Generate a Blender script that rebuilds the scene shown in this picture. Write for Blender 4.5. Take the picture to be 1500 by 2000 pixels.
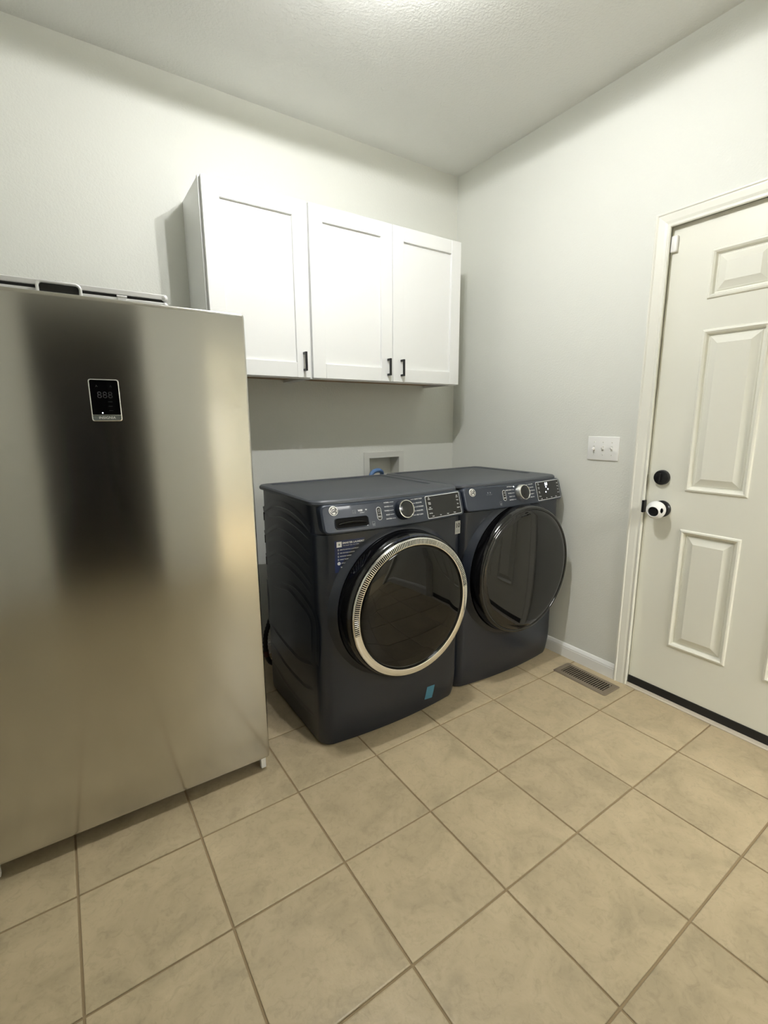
import bpy, bmesh, math, random
from mathutils import Vector, Matrix
random.seed(7)
PI = math.pi
for o in list(bpy.data.objects): bpy.data.objects.remove(o, do_unlink=True)
SC = bpy.context.scene
COL = SC.collection

# ------------------------------------------------------------------ camera
CAM_LOC = Vector((-2.180, -2.419, 1.292))
R_ = Vector((0.8325, -0.5540, -0.0063)); F_ = Vector((0.5433, 0.8177, -0.1904))
F_.normalize(); R_ = (R_ - F_ * R_.dot(F_)).normalized(); U_ = R_.cross(F_)
cam = bpy.data.cameras.new('camera'); cam.sensor_fit = 'VERTICAL'; cam.sensor_height = 24.0
cam.lens = 926.72 / 2000 * 24.0; cam.clip_start = 0.02
camo = bpy.data.objects.new('camera', cam); COL.objects.link(camo)
m = Matrix((R_, U_, -F_)).transposed().to_4x4(); m.translation = CAM_LOC
camo.matrix_world = m
SC.camera = camo

# ------------------------------------------------------------------ world, exposure
w = bpy.data.worlds.new('world'); SC.world = w; w.use_nodes = True
w.node_tree.nodes['Background'].inputs[0].default_value = (0.5, 0.55, 0.6, 1)
w.node_tree.nodes['Background'].inputs[1].default_value = 0.05
vs = SC.view_settings
vs.view_transform = 'Standard'; vs.look = 'None'; vs.gamma = 1.0; vs.use_curve_mapping = False
vs.exposure = 0.18
LAMP = (-1.30, -1.23)          # ceiling lamp centre
LAMP_STRENGTH = 28.0           # watts of each of the two bulbs
UP_STRENGTH = 34.0              # light leaking upwards over the pan
FILL_STRENGTH = 135.0           # added fill panel in the made-up room behind the camera
LAMP_COL = (1.0, 1.0, 1.0)

# ------------------------------------------------------------------ helpers
def lin(r, g, b):
    def f(c):
        c /= 255.0
        return c / 12.92 if c <= 0.04045 else ((c + 0.055) / 1.055) ** 2.4
    return (f(r), f(g), f(b), 1.0)

def mat(name, col, rough=0.5, metal=0.0, spec=0.5, coat=0.0, emit=None, estr=0.0):
    m = bpy.data.materials.new(name); m.use_nodes = True
    b = m.node_tree.nodes['Principled BSDF']
    b.inputs['Base Color'].default_value = col
    b.inputs['Roughness'].default_value = rough
    b.inputs['Metallic'].default_value = metal
    b.inputs['Specular IOR Level'].default_value = spec
    b.inputs['Coat Weight'].default_value = coat
    if emit:
        b.inputs['Emission Color'].default_value = emit
        b.inputs['Emission Strength'].default_value = estr
    return m

def bump(m, scale, strength, dist=0.002, detail=3, kind='noise', coord='Object', rough=0.55, vec_scale=None):
    nt = m.node_tree; N = nt.nodes; L = nt.links; b = N['Principled BSDF']
    tc = N.new('ShaderNodeTexCoord'); src = tc.outputs[coord]
    if vec_scale:
        mp = N.new('ShaderNodeMapping'); mp.inputs['Scale'].default_value = vec_scale
        L.new(src, mp.inputs['Vector']); src = mp.outputs['Vector']
    t = N.new('ShaderNodeTexNoise'); t.inputs['Scale'].default_value = scale
    t.inputs['Detail'].default_value = detail; t.inputs['Roughness'].default_value = rough
    L.new(src, t.inputs['Vector'])
    bp = N.new('ShaderNodeBump'); bp.inputs['Strength'].default_value = strength; bp.inputs['Distance'].default_value = dist
    L.new(t.outputs['Fac'], bp.inputs['Height']); L.new(bp.outputs['Normal'], b.inputs['Normal'])
    return t

M = {}
M['wall'] = mat('wall_paint', lin(233, 234, 226), 0.55, spec=0.35); bump(M['wall'], 130, 0.35, 0.003, 2)
M['ceil'] = mat('ceiling_paint', lin(236, 237, 233), 0.6, spec=0.35); bump(M['ceil'], 95, 0.55, 0.004, 3)
M['trim'] = mat('trim_paint', lin(242, 241, 230), 0.35)
M['base'] = mat('baseboard_paint', lin(248, 248, 244), 0.35)
M['door'] = mat('door_paint', lin(242, 241, 228), 0.4); bump(M['door'], 60, 0.05, 0.001, 2)
M['cab'] = mat('cabinet_white', lin(246, 247, 245), 0.32)
M['cabwood'] = mat('cabinet_raw_wood', lin(176, 146, 112), 0.6); bump(M['cabwood'], 8, 0.1, 0.001, 3, vec_scale=(2, 30, 30))
M['blackmetal'] = mat('black_metal', lin(34, 34, 36), 0.32, metal=0.3)
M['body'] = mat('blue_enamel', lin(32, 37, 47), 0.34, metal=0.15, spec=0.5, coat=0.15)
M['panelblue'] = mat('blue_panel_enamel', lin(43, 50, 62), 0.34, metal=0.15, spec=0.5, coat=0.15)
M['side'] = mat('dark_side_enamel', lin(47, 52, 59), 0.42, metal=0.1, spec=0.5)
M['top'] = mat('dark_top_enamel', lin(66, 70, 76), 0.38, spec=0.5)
M['slot'] = mat('slot_black', lin(10, 9, 8), 0.8, spec=0.2)
M['gloss'] = mat('gloss_black', lin(9, 9, 10), 0.06, spec=0.5, coat=0.3)
M['glass'] = mat('dark_door_glass', lin(7, 7, 7), 0.02, spec=0.38)
M['dglass'] = mat('smoked_door_glass', lin(11, 11, 12), 0.025, spec=0.55, coat=0.15)
M['chrome'] = mat('chrome', (0.86, 0.85, 0.83, 1), 0.08, metal=1.0)
M['anodised'] = mat('anodised_aluminium', lin(232, 232, 230), 0.32, metal=0.45)
M['channel'] = mat('channel_dark', lin(16, 16, 16), 0.5, spec=0.25)
M['silver'] = mat('satin_silver', (0.78, 0.78, 0.77, 1), 0.28, metal=1.0)
M['white'] = mat('white_plastic', lin(250, 250, 247), 0.35)
M['print'] = mat('white_print', lin(236, 238, 238), 0.5)
M['greyprint'] = mat('grey_print', lin(130, 135, 138), 0.5)
M['dimprint'] = mat('dim_print', lin(38, 39, 42), 0.4)
M['blackprint'] = mat('black_print', lin(15, 15, 16), 0.5)
M['blueprint'] = mat('blue_print', lin(44, 56, 92), 0.4)
M['sticker'] = mat('blue_sticker', lin(11, 34, 82), 0.35)
M['greysticker'] = mat('grey_sticker', lin(170, 170, 164), 0.45)
M['emblem'] = mat('emblem_silver', lin(240, 240, 232), 0.35, metal=0.2)
M['tape'] = mat('teal_tape', lin(72, 128, 150), 0.5)
M['display'] = mat('display_black', lin(28, 29, 30), 0.18, spec=0.5)
M['lit'] = mat('lit_led', (1, 1, 1, 1), 0.5, emit=(0.85, 0.93, 1, 1), estr=2.2)
M['hose'] = mat('blue_hose', lin(92, 128, 178), 0.45)
M['blackrub'] = mat('black_rubber', lin(18, 17, 15), 0.6)
M['redplastic'] = mat('dark_red_plastic', lin(70, 22, 18), 0.5)
M['vent'] = mat('brown_vent_metal', lin(128, 116, 98), 0.45, metal=0.2)
M['boxgrey'] = mat('outlet_box_plastic', lin(222, 222, 214), 0.45)
M['thresh'] = mat('threshold_metal', lin(196, 186, 168), 0.45)
M['hallwall'] = mat('hall_paint', lin(190, 184, 175), 0.7)
M['roomwall'] = mat('room_paint', lin(176, 173, 163), 0.7)
M['darkwood'] = mat('dark_wood', lin(48, 34, 28), 0.45); bump(M['darkwood'], 10, 0.1, 0.001, 3, vec_scale=(12, 12, 1))
M['hallfloor'] = mat('hall_carpet', lin(40, 34, 28), 0.9)
M['grout'] = mat('grout', lin(146, 127, 96), 0.85); bump(M['grout'], 200, 0.3, 0.001, 2)
M['brass'] = mat('brass', (0.5, 0.4, 0.22, 1), 0.35, metal=1.0)

def steel():
    m = mat('brushed_steel', (0.60, 0.59, 0.555, 1), 0.16, metal=1.0)
    nt = m.node_tree; N = nt.nodes; L = nt.links; b = N['Principled BSDF']
    b.inputs['Anisotropic'].default_value = 0.72; b.inputs['Anisotropic Rotation'].default_value = 0.25
    tg = N.new('ShaderNodeTangent'); tg.direction_type = 'RADIAL'; tg.axis = 'Z'
    L.new(tg.outputs[0], b.inputs['Tangent'])
    tc = N.new('ShaderNodeTexCoord'); mp = N.new('ShaderNodeMapping'); mp.inputs['Scale'].default_value = (3, 3, 900)
    L.new(tc.outputs['Object'], mp.inputs['Vector'])
    t = N.new('ShaderNodeTexNoise'); t.inputs['Scale'].default_value = 1.0; t.inputs['Detail'].default_value = 3
    L.new(mp.outputs[0], t.inputs['Vector'])
    mr = N.new('ShaderNodeMapRange'); mr.inputs['To Min'].default_value = 0.15; mr.inputs['To Max'].default_value = 0.185
    L.new(t.outputs['Fac'], mr.inputs['Value']); L.new(mr.outputs[0], b.inputs['Roughness'])
    return m
M['steel'] = steel()

def tile_mat():
    m = mat('beige_tile', lin(182, 165, 134), 0.38, spec=0.4)
    nt = m.node_tree; N = nt.nodes; L = nt.links; b = N['Principled BSDF']
    tc = N.new('ShaderNodeTexCoord'); oi = N.new('ShaderNodeObjectInfo')
    add = N.new('ShaderNodeVectorMath'); add.operation = 'ADD'
    sc = N.new('ShaderNodeVectorMath'); sc.operation = 'SCALE'; sc.inputs[3].default_value = 0.0
    cmb = N.new('ShaderNodeCombineXYZ')
    mul = N.new('ShaderNodeMath'); mul.operation = 'MULTIPLY'; mul.inputs[1].default_value = 37.0
    L.new(oi.outputs['Random'], mul.inputs[0])
    for i in range(3): L.new(mul.outputs[0], cmb.inputs[i])
    L.new(tc.outputs['Object'], add.inputs[0]); L.new(cmb.outputs[0], add.inputs[1])
    n1 = N.new('ShaderNodeTexNoise'); n1.inputs['Scale'].default_value = 7; n1.inputs['Detail'].default_value = 6; n1.inputs['Roughness'].default_value = 0.62
    n1.inputs['Distortion'].default_value = 0.8
    L.new(add.outputs[0], n1.inputs['Vector'])
    cr = N.new('ShaderNodeValToRGB'); e = cr.color_ramp.elements
    e[0].position = 0.28; e[0].color = lin(164, 150, 121); e[1].position = 0.74; e[1].color = lin(192, 175, 143)
    k = cr.color_ramp.elements.new(0.5); k.color = lin(180, 164, 133)
    L.new(n1.outputs['Fac'], cr.inputs[0])
    n2 = N.new('ShaderNodeTexNoise'); n2.inputs['Scale'].default_value = 38; n2.inputs['Detail'].default_value = 5; n2.inputs['Roughness'].default_value = 0.7
    n2.inputs['Distortion'].default_value = 1.2
    L.new(add.outputs[0], n2.inputs['Vector'])
    r2 = N.new('ShaderNodeValToRGB'); r2.color_ramp.elements[0].position = 0.3; r2.color_ramp.elements[0].color = (0.80, 0.80, 0.80, 1)
    r2.color_ramp.elements[1].position = 0.5; r2.color_ramp.elements[1].color = (1, 1, 1, 1)
    L.new(n2.outputs['Fac'], r2.inputs[0])
    mx = N.new('ShaderNodeMix'); mx.data_type = 'RGBA'; mx.blend_type = 'MULTIPLY'; mx.inputs[0].default_value = 0.75
    L.new(cr.outputs[0], mx.inputs[6]); L.new(r2.outputs[0], mx.inputs[7])
    hv = N.new('ShaderNodeHueSaturation')
    mr = N.new('ShaderNodeMapRange'); mr.inputs['To Min'].default_value = 0.95; mr.inputs['To Max'].default_value = 1.05
    L.new(oi.outputs['Random'], mr.inputs['Value']); L.new(mr.outputs[0], hv.inputs['Value'])
    L.new(mx.outputs[2], hv.inputs['Color']); L.new(hv.outputs[0], b.inputs['Base Color'])
    n3 = N.new('ShaderNodeTexNoise'); n3.inputs['Scale'].default_value = 60; n3.inputs['Detail'].default_value = 4
    L.new(add.outputs[0], n3.inputs['Vector'])
    bp = N.new('ShaderNodeBump'); bp.inputs['Strength'].default_value = 0.35; bp.inputs['Distance'].default_value = 0.003
    L.new(n3.outputs['Fac'], bp.inputs['Height']); L.new(bp.outputs[0], b.inputs['Normal'])
    return m
M['tile'] = tile_mat()

def obj(name, bm, m, parent=None, smooth=False, loc=None, label=None, autos=None):
    me = bpy.data.meshes.new(name)
    bmesh.ops.recalc_face_normals(bm, faces=bm.faces)
    if smooth:
        for f in bm.faces: f.smooth = True
        lim = math.radians(autos or 35)
        for e in bm.edges:
            if len(e.link_faces) == 2 and e.calc_face_angle(0) > lim: e.smooth = False
    bm.to_mesh(me); bm.free()
    me.materials.append(M[m] if isinstance(m, str) else m)
    o = bpy.data.objects.new(name, me); COL.objects.link(o)
    if parent: o.parent = parent
    if loc: o.location = loc
    if label: o['label'] = label
    return o

def thing(name, label, cat, loc=(0, 0, 0), group=None):
    o = bpy.data.objects.new(name, None); COL.objects.link(o); o.location = loc; o.empty_display_size = 0.1
    o['label'] = label; o['category'] = cat
    if group: o['group'] = group
    return o

def tag(o, label, cat, group=None):
    o['label'] = label; o['category'] = cat
    if group: o['group'] = group
    return o

def struct(o, label=None, cat=None):
    o['kind'] = 'structure'
    if label: o['label'] = label
    if cat: o['category'] = cat
    return o

def BM(): return bmesh.new()

def box(bm, x0, x1, y0, y1, z0, z1, bev=0.0, seg=2):
    r = bmesh.ops.create_cube(bm, size=1.0)
    vs_ = r['verts']
    for v in vs_:
        v.co = Vector(((x0 + x1) / 2 + v.co.x * (x1 - x0), (y0 + y1) / 2 + v.co.y * (y1 - y0), (z0 + z1) / 2 + v.co.z * (z1 - z0)))
    if bev > 0:
        es = list({e for v in vs_ for e in v.link_edges})
        bmesh.ops.bevel(bm, geom=es, offset=bev, segments=seg, profile=0.5, affect='EDGES', clamp_overlap=True)
    return bm

def loft(bm, loops, closed=True, cap0=True, cap1=True):
    rings = [[bm.verts.new(p) for p in lp] for lp in loops]
    n = len(rings[0])
    for a, b in zip(rings, rings[1:]):
        for i in range(n if closed else n - 1):
            j = (i + 1) % n
            bm.faces.new((a[i], a[j], b[j], b[i]))
    if cap0: bm.faces.new(rings[0][::-1])
    if cap1: bm.faces.new(rings[-1])
    return bm

def rrect(x0, x1, y0, y1, r, n=6, m_=8):
    """rounded rectangle, CCW from lower left corner; every edge split in m_ pieces"""
    pts = []
    cs = [((x0 + r, y0 + r), PI), ((x1 - r, y0 + r), 1.5 * PI), ((x1 - r, y1 - r), 0), ((x0 + r, y1 - r), 0.5 * PI)]
    for k, ((cx, cy), a0) in enumerate(cs):
        for i in range(n + 1):
            a = a0 + 0.5 * PI * i / n
            pts.append((cx + r * math.cos(a), cy + r * math.sin(a)))
        (nx, ny), na = cs[(k + 1) % 4]
        e = (nx + r * math.cos(na), ny + r * math.sin(na)); s = pts[-1]
        for i in range(1, m_): pts.append((s[0] + (e[0] - s[0]) * i / m_, s[1] + (e[1] - s[1]) * i / m_))
    return pts

def lathe(bm, prof, cx, cz, n=96, axis='y', cap=True):
    """prof: list of (r, y) ; axis along y through (cx, cz)"""
    rings = []
    for r, y in prof:
        if r < 1e-6:
            rings.append([bm.verts.new((cx, y, cz))])
        else:
            rings.append([bm.verts.new((cx + r * math.cos(2 * PI * i / n), y, cz + r * math.sin(2 * PI * i / n))) for i in range(n)])
    for a, b in zip(rings, rings[1:]):
        for i in range(n):
            j = (i + 1) % n
            if len(b) == 1: bm.faces.new((a[i], a[j], b[0]))
            elif len(a) == 1: bm.faces.new((a[0], b[j], b[i]))
            else: bm.faces.new((a[i], a[j], b[j], b[i]))
    return bm

def spin_to(bm, mtx):
    bmesh.ops.transform(bm, matrix=mtx, verts=bm.verts); return bm

def tube(bm, pts, r, n=10, cap=True):
    pts = [Vector(p) for p in pts]
    prev = None; loops = []
    for i, p in enumerate(pts):
        d = (pts[min(i + 1, len(pts) - 1)] - pts[max(i - 1, 0)]).normalized()
        if prev is None:
            up = Vector((0, 0, 1)) if abs(d.z) < 0.9 else Vector((1, 0, 0))
            a = d.cross(up).normalized()
        else:
            a = (prev - d * prev.dot(d)).normalized()
        b = d.cross(a); prev = a
        rr = r[i] if isinstance(r, (list, tuple)) else r
        loops.append([p + a * rr * math.cos(2 * PI * k / n) + b * rr * math.sin(2 * PI * k / n) for k in range(n)])
    return loft(bm, loops, True, cap, cap)

def spline(pts, k=8):
    pts = [Vector(p) for p in pts]; out = []
    P = [pts[0] * 2 - pts[1]] + pts + [pts[-1] * 2 - pts[-2]]
    for i in range(1, len(P) - 2):
        for t in range(k):
            t /= k
            a, b, c, d = P[i - 1], P[i], P[i + 1], P[i + 2]
            out.append(0.5 * ((2 * b) + (c - a) * t + (2 * a - 5 * b + 4 * c - d) * t * t + (3 * b - a - 3 * c + d) * t ** 3))
    out.append(pts[-1]); return out

def text_bm(s, size, align='CENTER', shear=0.0, bold=0.0):
    c = bpy.data.curves.new('t', 'FONT'); c.body = s; c.size = size; c.align_x = align; c.align_y = 'CENTER'
    c.resolution_u = 2; c.shear = shear; c.offset = bold
    o = bpy.data.objects.new('t', c); COL.objects.link(o)
    dg = bpy.context.evaluated_depsgraph_get(); dg.update()
    me = bpy.data.meshes.new_from_object(o.evaluated_get(dg))
    bm = BM(); bm.from_mesh(me)
    bpy.data.objects.remove(o); bpy.data.curves.remove(c); bpy.data.meshes.remove(me)
    return bm

def flat(bm, fn):
    for v in bm.verts: v.co = Vector(fn(v.co.x, v.co.y))
    return bm

def poly2d(pts):
    bm = BM(); bm.faces.new([bm.verts.new((x, y, 0)) for x, y in pts]); return bm

def rect2d(x0, x1, y0, y1, r=0.0, nx=8):
    if r > 0:
        pts = rrect(x0, x1, y0, y1, r, 4, nx)
        bm = BM(); vs_ = [bm.verts.new((x, y, 0)) for x, y in pts]; bm.faces.new(vs_)
        bmesh.ops.triangulate(bm, faces=bm.faces); return bm
    bm = BM()
    rows = [[bm.verts.new((x0 + (x1 - x0) * i / nx, y, 0)) for i in range(nx + 1)] for y in (y0, y1)]
    for i in range(nx): bm.faces.new((rows[0][i], rows[0][i + 1], rows[1][i + 1], rows[1][i]))
    return bm

def ring2d(outer, inner):
    bm = BM()
    a = [bm.verts.new((x, y, 0)) for x, y in outer]; b = [bm.verts.new((x, y, 0)) for x, y in inner]
    n = len(a)
    for i in range(n):
        j = (i + 1) % n; bm.faces.new((a[i], a[j], b[j], b[i]))
    return bm

def disc2d(cx, cy, r, n=32):
    bm = BM(); c = bm.verts.new((cx, cy, 0)); v = [bm.verts.new((cx + r * math.cos(2 * PI * i / n), cy + r * math.sin(2 * PI * i / n), 0)) for i in range(n)]
    for i in range(n): bm.faces.new((c, v[i], v[(i + 1) % n]))
    return bm

# ------------------------------------------------------------------ room shell
H = 2.744; XL = -3.05; YB = 0.02; YF = -3.50; TH = 0.14
DY0, DY1, DZ = -1.272, -2.218, 2.088          # exterior door opening in right wall
HX0, HX1, HZ = -2.52, -1.47, 2.46            # doorway in front wall (behind the camera)

def wall_y(name, x0, x1, y0, y1, hole=None, m='wall', z1=None):
    z1 = z1 or H
    bm = BM()
    if hole:
        a, b, c, d = hole
        box(bm, x0, a, y0, y1, 0, z1); box(bm, b, x1, y0, y1, 0, z1)
        box(bm, a, b, y0, y1, d, z1)
        if c > 0.001: box(bm, a, b, y0, y1, 0, c)
    else: box(bm, x0, x1, y0, y1, 0, z1)
    return struct(obj(name, bm, m))

def wall_x(name, x0, x1, y0, y1, hole=None, m='wall'):
    bm = BM()
    if hole:
        a, b, c, d = hole
        box(bm, x0, x1, b, y1, 0, H); box(bm, x0, x1, y0, a, 0, H); box(bm, x0, x1, a, b, d, H)
    else: box(bm, x0, x1, y0, y1, 0, H)
    return struct(obj(name, bm, m))

OB = (-0.668, -0.445, 0.875, 1.069)           # opening for the washer outlet box
wall_y('wall_back', XL - TH, TH, YB, YB + TH, OB)
wall_x('wall_right', 0, TH, YF, YB, (DY1, DY0, 0, DZ))
wall_x('wall_left', XL - TH, XL, YF, YB)
PX0, PX1, PZ = -0.80, -0.10, 2.16             # cased opening added so fill light enters from a made-up room
bm = BM(); y0_, y1_ = YF - TH, YF
box(bm, XL - TH, HX0, y0_, y1_, 0, H); box(bm, HX0, HX1, y0_, y1_, HZ, H); box(bm, HX1, PX0, y0_, y1_, 0, H)
box(bm, PX0, PX1, y0_, y1_, PZ, H); box(bm, PX1, TH, y0_, y1_, 0, H)
struct(obj('wall_front', bm, 'wall'))
bm = BM(); box(bm, XL - TH, TH, YF - TH, YB + TH, H, H + 0.1); struct(obj('ceiling', bm, 'ceil'))
bm = BM(); box(bm, XL - TH, TH + 0.25, YF - TH, YB + TH, -0.12, -0.0035)
floor = struct(obj('floor', bm, 'grout'))
# dim hall beyond the doorway behind the camera
hy = YF - TH
for nm, r, mm in (('floor_hall', (-3.2, -1.44, -7.2, hy, -0.12, -0.002), 'hallfloor'), ('ceiling_hall', (-3.2, -1.44, -7.2, hy, 2.5, 2.6), 'hallwall'),
                  ('wall_hall_left', (-3.3, -3.2, -7.2, hy, -0.1, 2.6), 'hallwall'), ('wall_hall_right', (-1.44, -1.40, -7.2, hy, -0.1, 2.6), 'hallwall'),
                  ('wall_hall_end', (-3.3, -1.40, -7.3, -7.2, -0.1, 2.6), 'hallwall'),
                  ('floor_fill_room', (-1.36, 1.4, -6.4, hy, -0.12, -0.002), 'tile'), ('ceiling_fill_room', (-1.36, 1.4, -6.4, hy, 2.6, 2.7), 'ceil'),  # from here on: unseen side room, added to carry the fill light
                  ('wall_fill_room_left', (-1.395, -1.36, -6.4, hy, -0.1, 2.7), 'wall'), ('wall_fill_room_right', (1.4, 1.5, -6.4, hy, -0.1, 2.7), 'wall'),
                  ('wall_fill_room_end', (-1.395, 1.5, -6.5, -6.4, -0.1, 2.7), 'roomwall'), ('wall_fill_room_front', (TH, 1.5, hy, hy + 0.1, -0.1, 2.7), 'wall')):
    bm = BM(); box(bm, *r); struct(obj(nm, bm, mm))
pt_ = thing('fill_panel', 'flat white panel added as unseen fill light behind the camera', 'lamp', (-0.55, -4.75, 2.6))  # added emitter for fill light, no known lamp of the place
bm = BM(); box(bm, -0.62, 0.62, -0.32, 0.32, -0.03, 0, 0.004); obj('fill_frame', bm, 'white', pt_)
M['panel'] = mat('fill_emission', (1, 1, 1, 1), 0.4, emit=(1.0, 0.99, 0.96, 1), estr=FILL_STRENGTH / (PI * 1.2 * 0.6))
bm = BM(); box(bm, -0.6, 0.6, -0.3, 0.3, -0.033, -0.0295); obj('fill_emitter', bm, M['panel'], pt_)
d2 = BM(); box(d2, -2.46, -1.6, -7.2, -7.15, 0.0, 2.04, 0.004); d2 = struct(obj('door_2', d2, 'darkwood'))
for zz in ((0.25, 0.9), (1.1, 1.9)):
    for xx in ((-2.35, -2.08), (-1.98, -1.71)):
        bm = BM(); box(bm, xx[0], xx[1], -7.15, -7.138, zz[0], zz[1], 0.01); obj('panel', bm, 'darkwood', d2)

# casing of the rear doorway
def casing_y(name, x0, x1, z, yface, sgn):
    bm = BM(); t = 0.014 * sgn; wd = 0.062
    ya, yb = sorted((yface, yface + t))
    box(bm, x0 - wd, x0, ya, yb, 0, z + wd, 0.004); box(bm, x1, x1 + wd, ya, yb, 0, z + wd, 0.004); box(bm, x0, x1, ya, yb, z, z + wd, 0.004)
    return struct(obj(name, bm, 'trim'))
casing_y('trim_2', HX0, HX1, HZ, YF, 1)
casing_y('trim_fill_opening', PX0, PX1, PZ, YF, 1)  # casing of the opening added for fill light

# baseboards : profile with eased top
def baseboard(name, p0, p1, nrm):
    p0 = Vector(p0); p1 = Vector(p1); n = Vector(nrm)
    prof = [(0, 0), (0.013, 0), (0.013, 0.052), (0.0115, 0.056), (0.012, 0.060), (0.008, 0.068), (0.004, 0.075), (0, 0.077)]
    bm = BM()
    loft(bm, [[p0 + n * a + Vector((0, 0, z)) for a, z in prof], [p1 + n * a + Vector((0, 0, z)) for a, z in prof]])
    return struct(obj(name, bm, 'base'))
baseboard('baseboard_right', (0, YB - 0.014, 0), (0, -1.233, 0), (-1, 0, 0))
baseboard('baseboard_right', (0, -2.285, 0), (0, YF + 0.014, 0), (-1, 0, 0))
baseboard('baseboard_back', (XL + 0.001, YB, 0), (-0.001, YB, 0), (0, -1, 0))
baseboard('baseboard_left', (XL, YF + 0.014, 0), (XL, YB - 0.014, 0), (1, 0, 0))
baseboard('baseboard_front', (XL + 0.014, YF, 0), (HX0 - 0.063, YF, 0), (0, 1, 0))
baseboard('baseboard_front', (HX1 + 0.063, YF, 0), (PX0 - 0.063, YF, 0), (0, 1, 0))

# ------------------------------------------------------------------ floor tiles (13 inch, laid along the walls)
T = 0.3302; TILT = 0.0109; G = 0.0058; OX, OY = 2.289, 1.037
ct, st = math.cos(TILT), math.sin(TILT)
def tw(i, j): return (T * (i * ct - j * st) - OX, T * (i * st + j * ct) - OY)
def clip(poly, ax, val, keep_less):
    out = []
    for k in range(len(poly)):
        a, b = poly[k], poly[(k + 1) % len(poly)]
        ia = (a[ax] <= val) == keep_less; ib = (b[ax] <= val) == keep_less
        if ia: out.append(a)
        if ia != ib:
            t = (val - a[ax]) / (b[ax] - a[ax]); out.append((a[0] + (b[0] - a[0]) * t, a[1] + (b[1] - a[1]) * t))
    return out
def tile_mesh(poly):
    bm = BM(); c = Vector((sum(p[0] for p in poly) / len(poly), sum(p[1] for p in poly) / len(poly)))
    def ins(d):
        n = len(poly); out = []
        for k in range(n):
            p0, p1, p2 = (Vector(poly[(k + q) % n]) for q in (-1, 0, 1))
            e1 = (p1 - p0).normalized(); e2 = (p2 - p1).normalized()
            n1 = Vector((-e1.y, e1.x)); n2 = Vector((-e2.y, e2.x))
            bis = (n1 + n2); bis = bis / max(0.3, bis.dot(n1)) if bis.length > 1e-6 else n1
            out.append(p1 + bis * d)
        return out
    lo = [(x, y, -0.004) for x, y in poly]; md = [(x, y, -0.0016) for x, y in poly]
    hi = [(p.x, p.y, -0.0004) for p in ins(0.0012)]; tp = [(p.x, p.y, 0.0) for p in ins(0.004)]
    loft(bm, [lo, md, hi, tp], cap0=False)
    for f in bm.faces: f.smooth = False
    me = bpy.data.meshes.new('tile'); bmesh.ops.recalc_face_normals(bm, faces=bm.faces); bm.to_mesh(me); bm.free()
    me.materials.append(M['tile']); return me
hs = T / 2 - G / 2
full = tile_mesh([(-hs, -hs), (hs, -hs), (hs, hs), (-hs, hs)])
x0, x1, y0, y1 = XL + 0.002, -0.004, YF + 0.002, YB - 0.002
for i in range(-3, 8):
    for j in range(-9, 5):
        cx, cy = tw(i + 0.5, j + 0.5)
        cor = [(cx + a * ct - b * st, cy + a * st + b * ct) for a, b in ((-hs, -hs), (hs, -hs), (hs, hs), (-hs, hs))]
        p = cor
        for ax, v, kl in ((0, x1, True), (0, x0, False), (1, y1, True), (1, y0, False)):
            if len(p) >= 3: p = clip(p, ax, v, kl)
        if len(p) < 3: continue
        ar = 0.5 * abs(sum(p[k][0] * p[(k + 1) % len(p)][1] - p[(k + 1) % len(p)][0] * p[k][1] for k in range(len(p))))
        if ar < 0.0008: continue
        if p == cor:
            o = bpy.data.objects.new('tile', full); o.location = (cx, cy, 0)
            o.rotation_euler = (random.uniform(-1, 1) * 0.002, random.uniform(-1, 1) * 0.002, TILT)
        else:
            o = bpy.data.objects.new('tile', tile_mesh([(a - cx, b - cy) for a, b in p])); o.location = (cx, cy, 0)
        COL.objects.link(o); o.parent = floor

# ------------------------------------------------------------------ ceiling lamp (just above the frame)
lx, ly = LAMP; LZ = 2.575
lt = thing('ceiling_light', 'round ceiling light with two small bulbs under a white pan', 'lamp', (lx, ly, H))
def vlathe(prof, n=64):
    bm = BM(); lathe(bm, [(r, z) for r, z in prof], 0, 0, n)
    spin_to(bm, Matrix.Rotation(PI / 2, 4, 'X')); return bm      # y -> z
obj('canopy', vlathe([(0.0, 0), (0.065, 0), (0.065, -0.012), (0.02, -0.022), (0.008, -0.024), (0.008, LZ - H + 0.012), (0, LZ - H + 0.012)]), 'white', lt, True)
obj('pan', vlathe([(0.0, LZ - H + 0.016), (0.10, LZ - H + 0.014), (0.165, LZ - H + 0.022), (0.184, LZ - H + 0.082), (0.187, LZ - H + 0.082), (0.188, LZ - H + 0.02), (0.187, LZ - H - 0.012), (0.185, LZ - H - 0.012), (0.182, LZ - H), (0.0, LZ - H + 0.005)]), 'white', lt, True)
M['bulb'] = mat('lit_bulb', (1, 1, 1, 1), 0.4, emit=(1.0, 0.955, 0.86, 1), estr=30)
for sx in (-0.065, 0.065):
    so = obj('socket', vlathe([(0, 0.004), (0.017, 0.004), (0.017, -0.006), (0.012, -0.008), (0, -0.008)], 24), 'white', lt, True); so.location = (sx, 0, LZ - H)
    bu = obj('bulb', vlathe([(0, -0.007), (0.008, -0.007), (0.009, -0.012), (0.0065, -0.016), (0, -0.0175)], 24), M['bulb'], lt, True); bu.location = (sx, 0, LZ - H)
    pl_ = bpy.data.lights.new('bulb_light', 'POINT'); pl_.energy = LAMP_STRENGTH; pl_.shadow_soft_size = 0.009; pl_.color = LAMP_COL
    po = bpy.data.objects.new('bulb_light', pl_); COL.objects.link(po); po.parent = lt; po.location = (sx, 0, LZ - H - 0.0185)
up = bpy.data.lights.new('uplight', 'POINT'); up.energy = UP_STRENGTH; up.shadow_soft_size = 0.03; up.color = LAMP_COL
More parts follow.
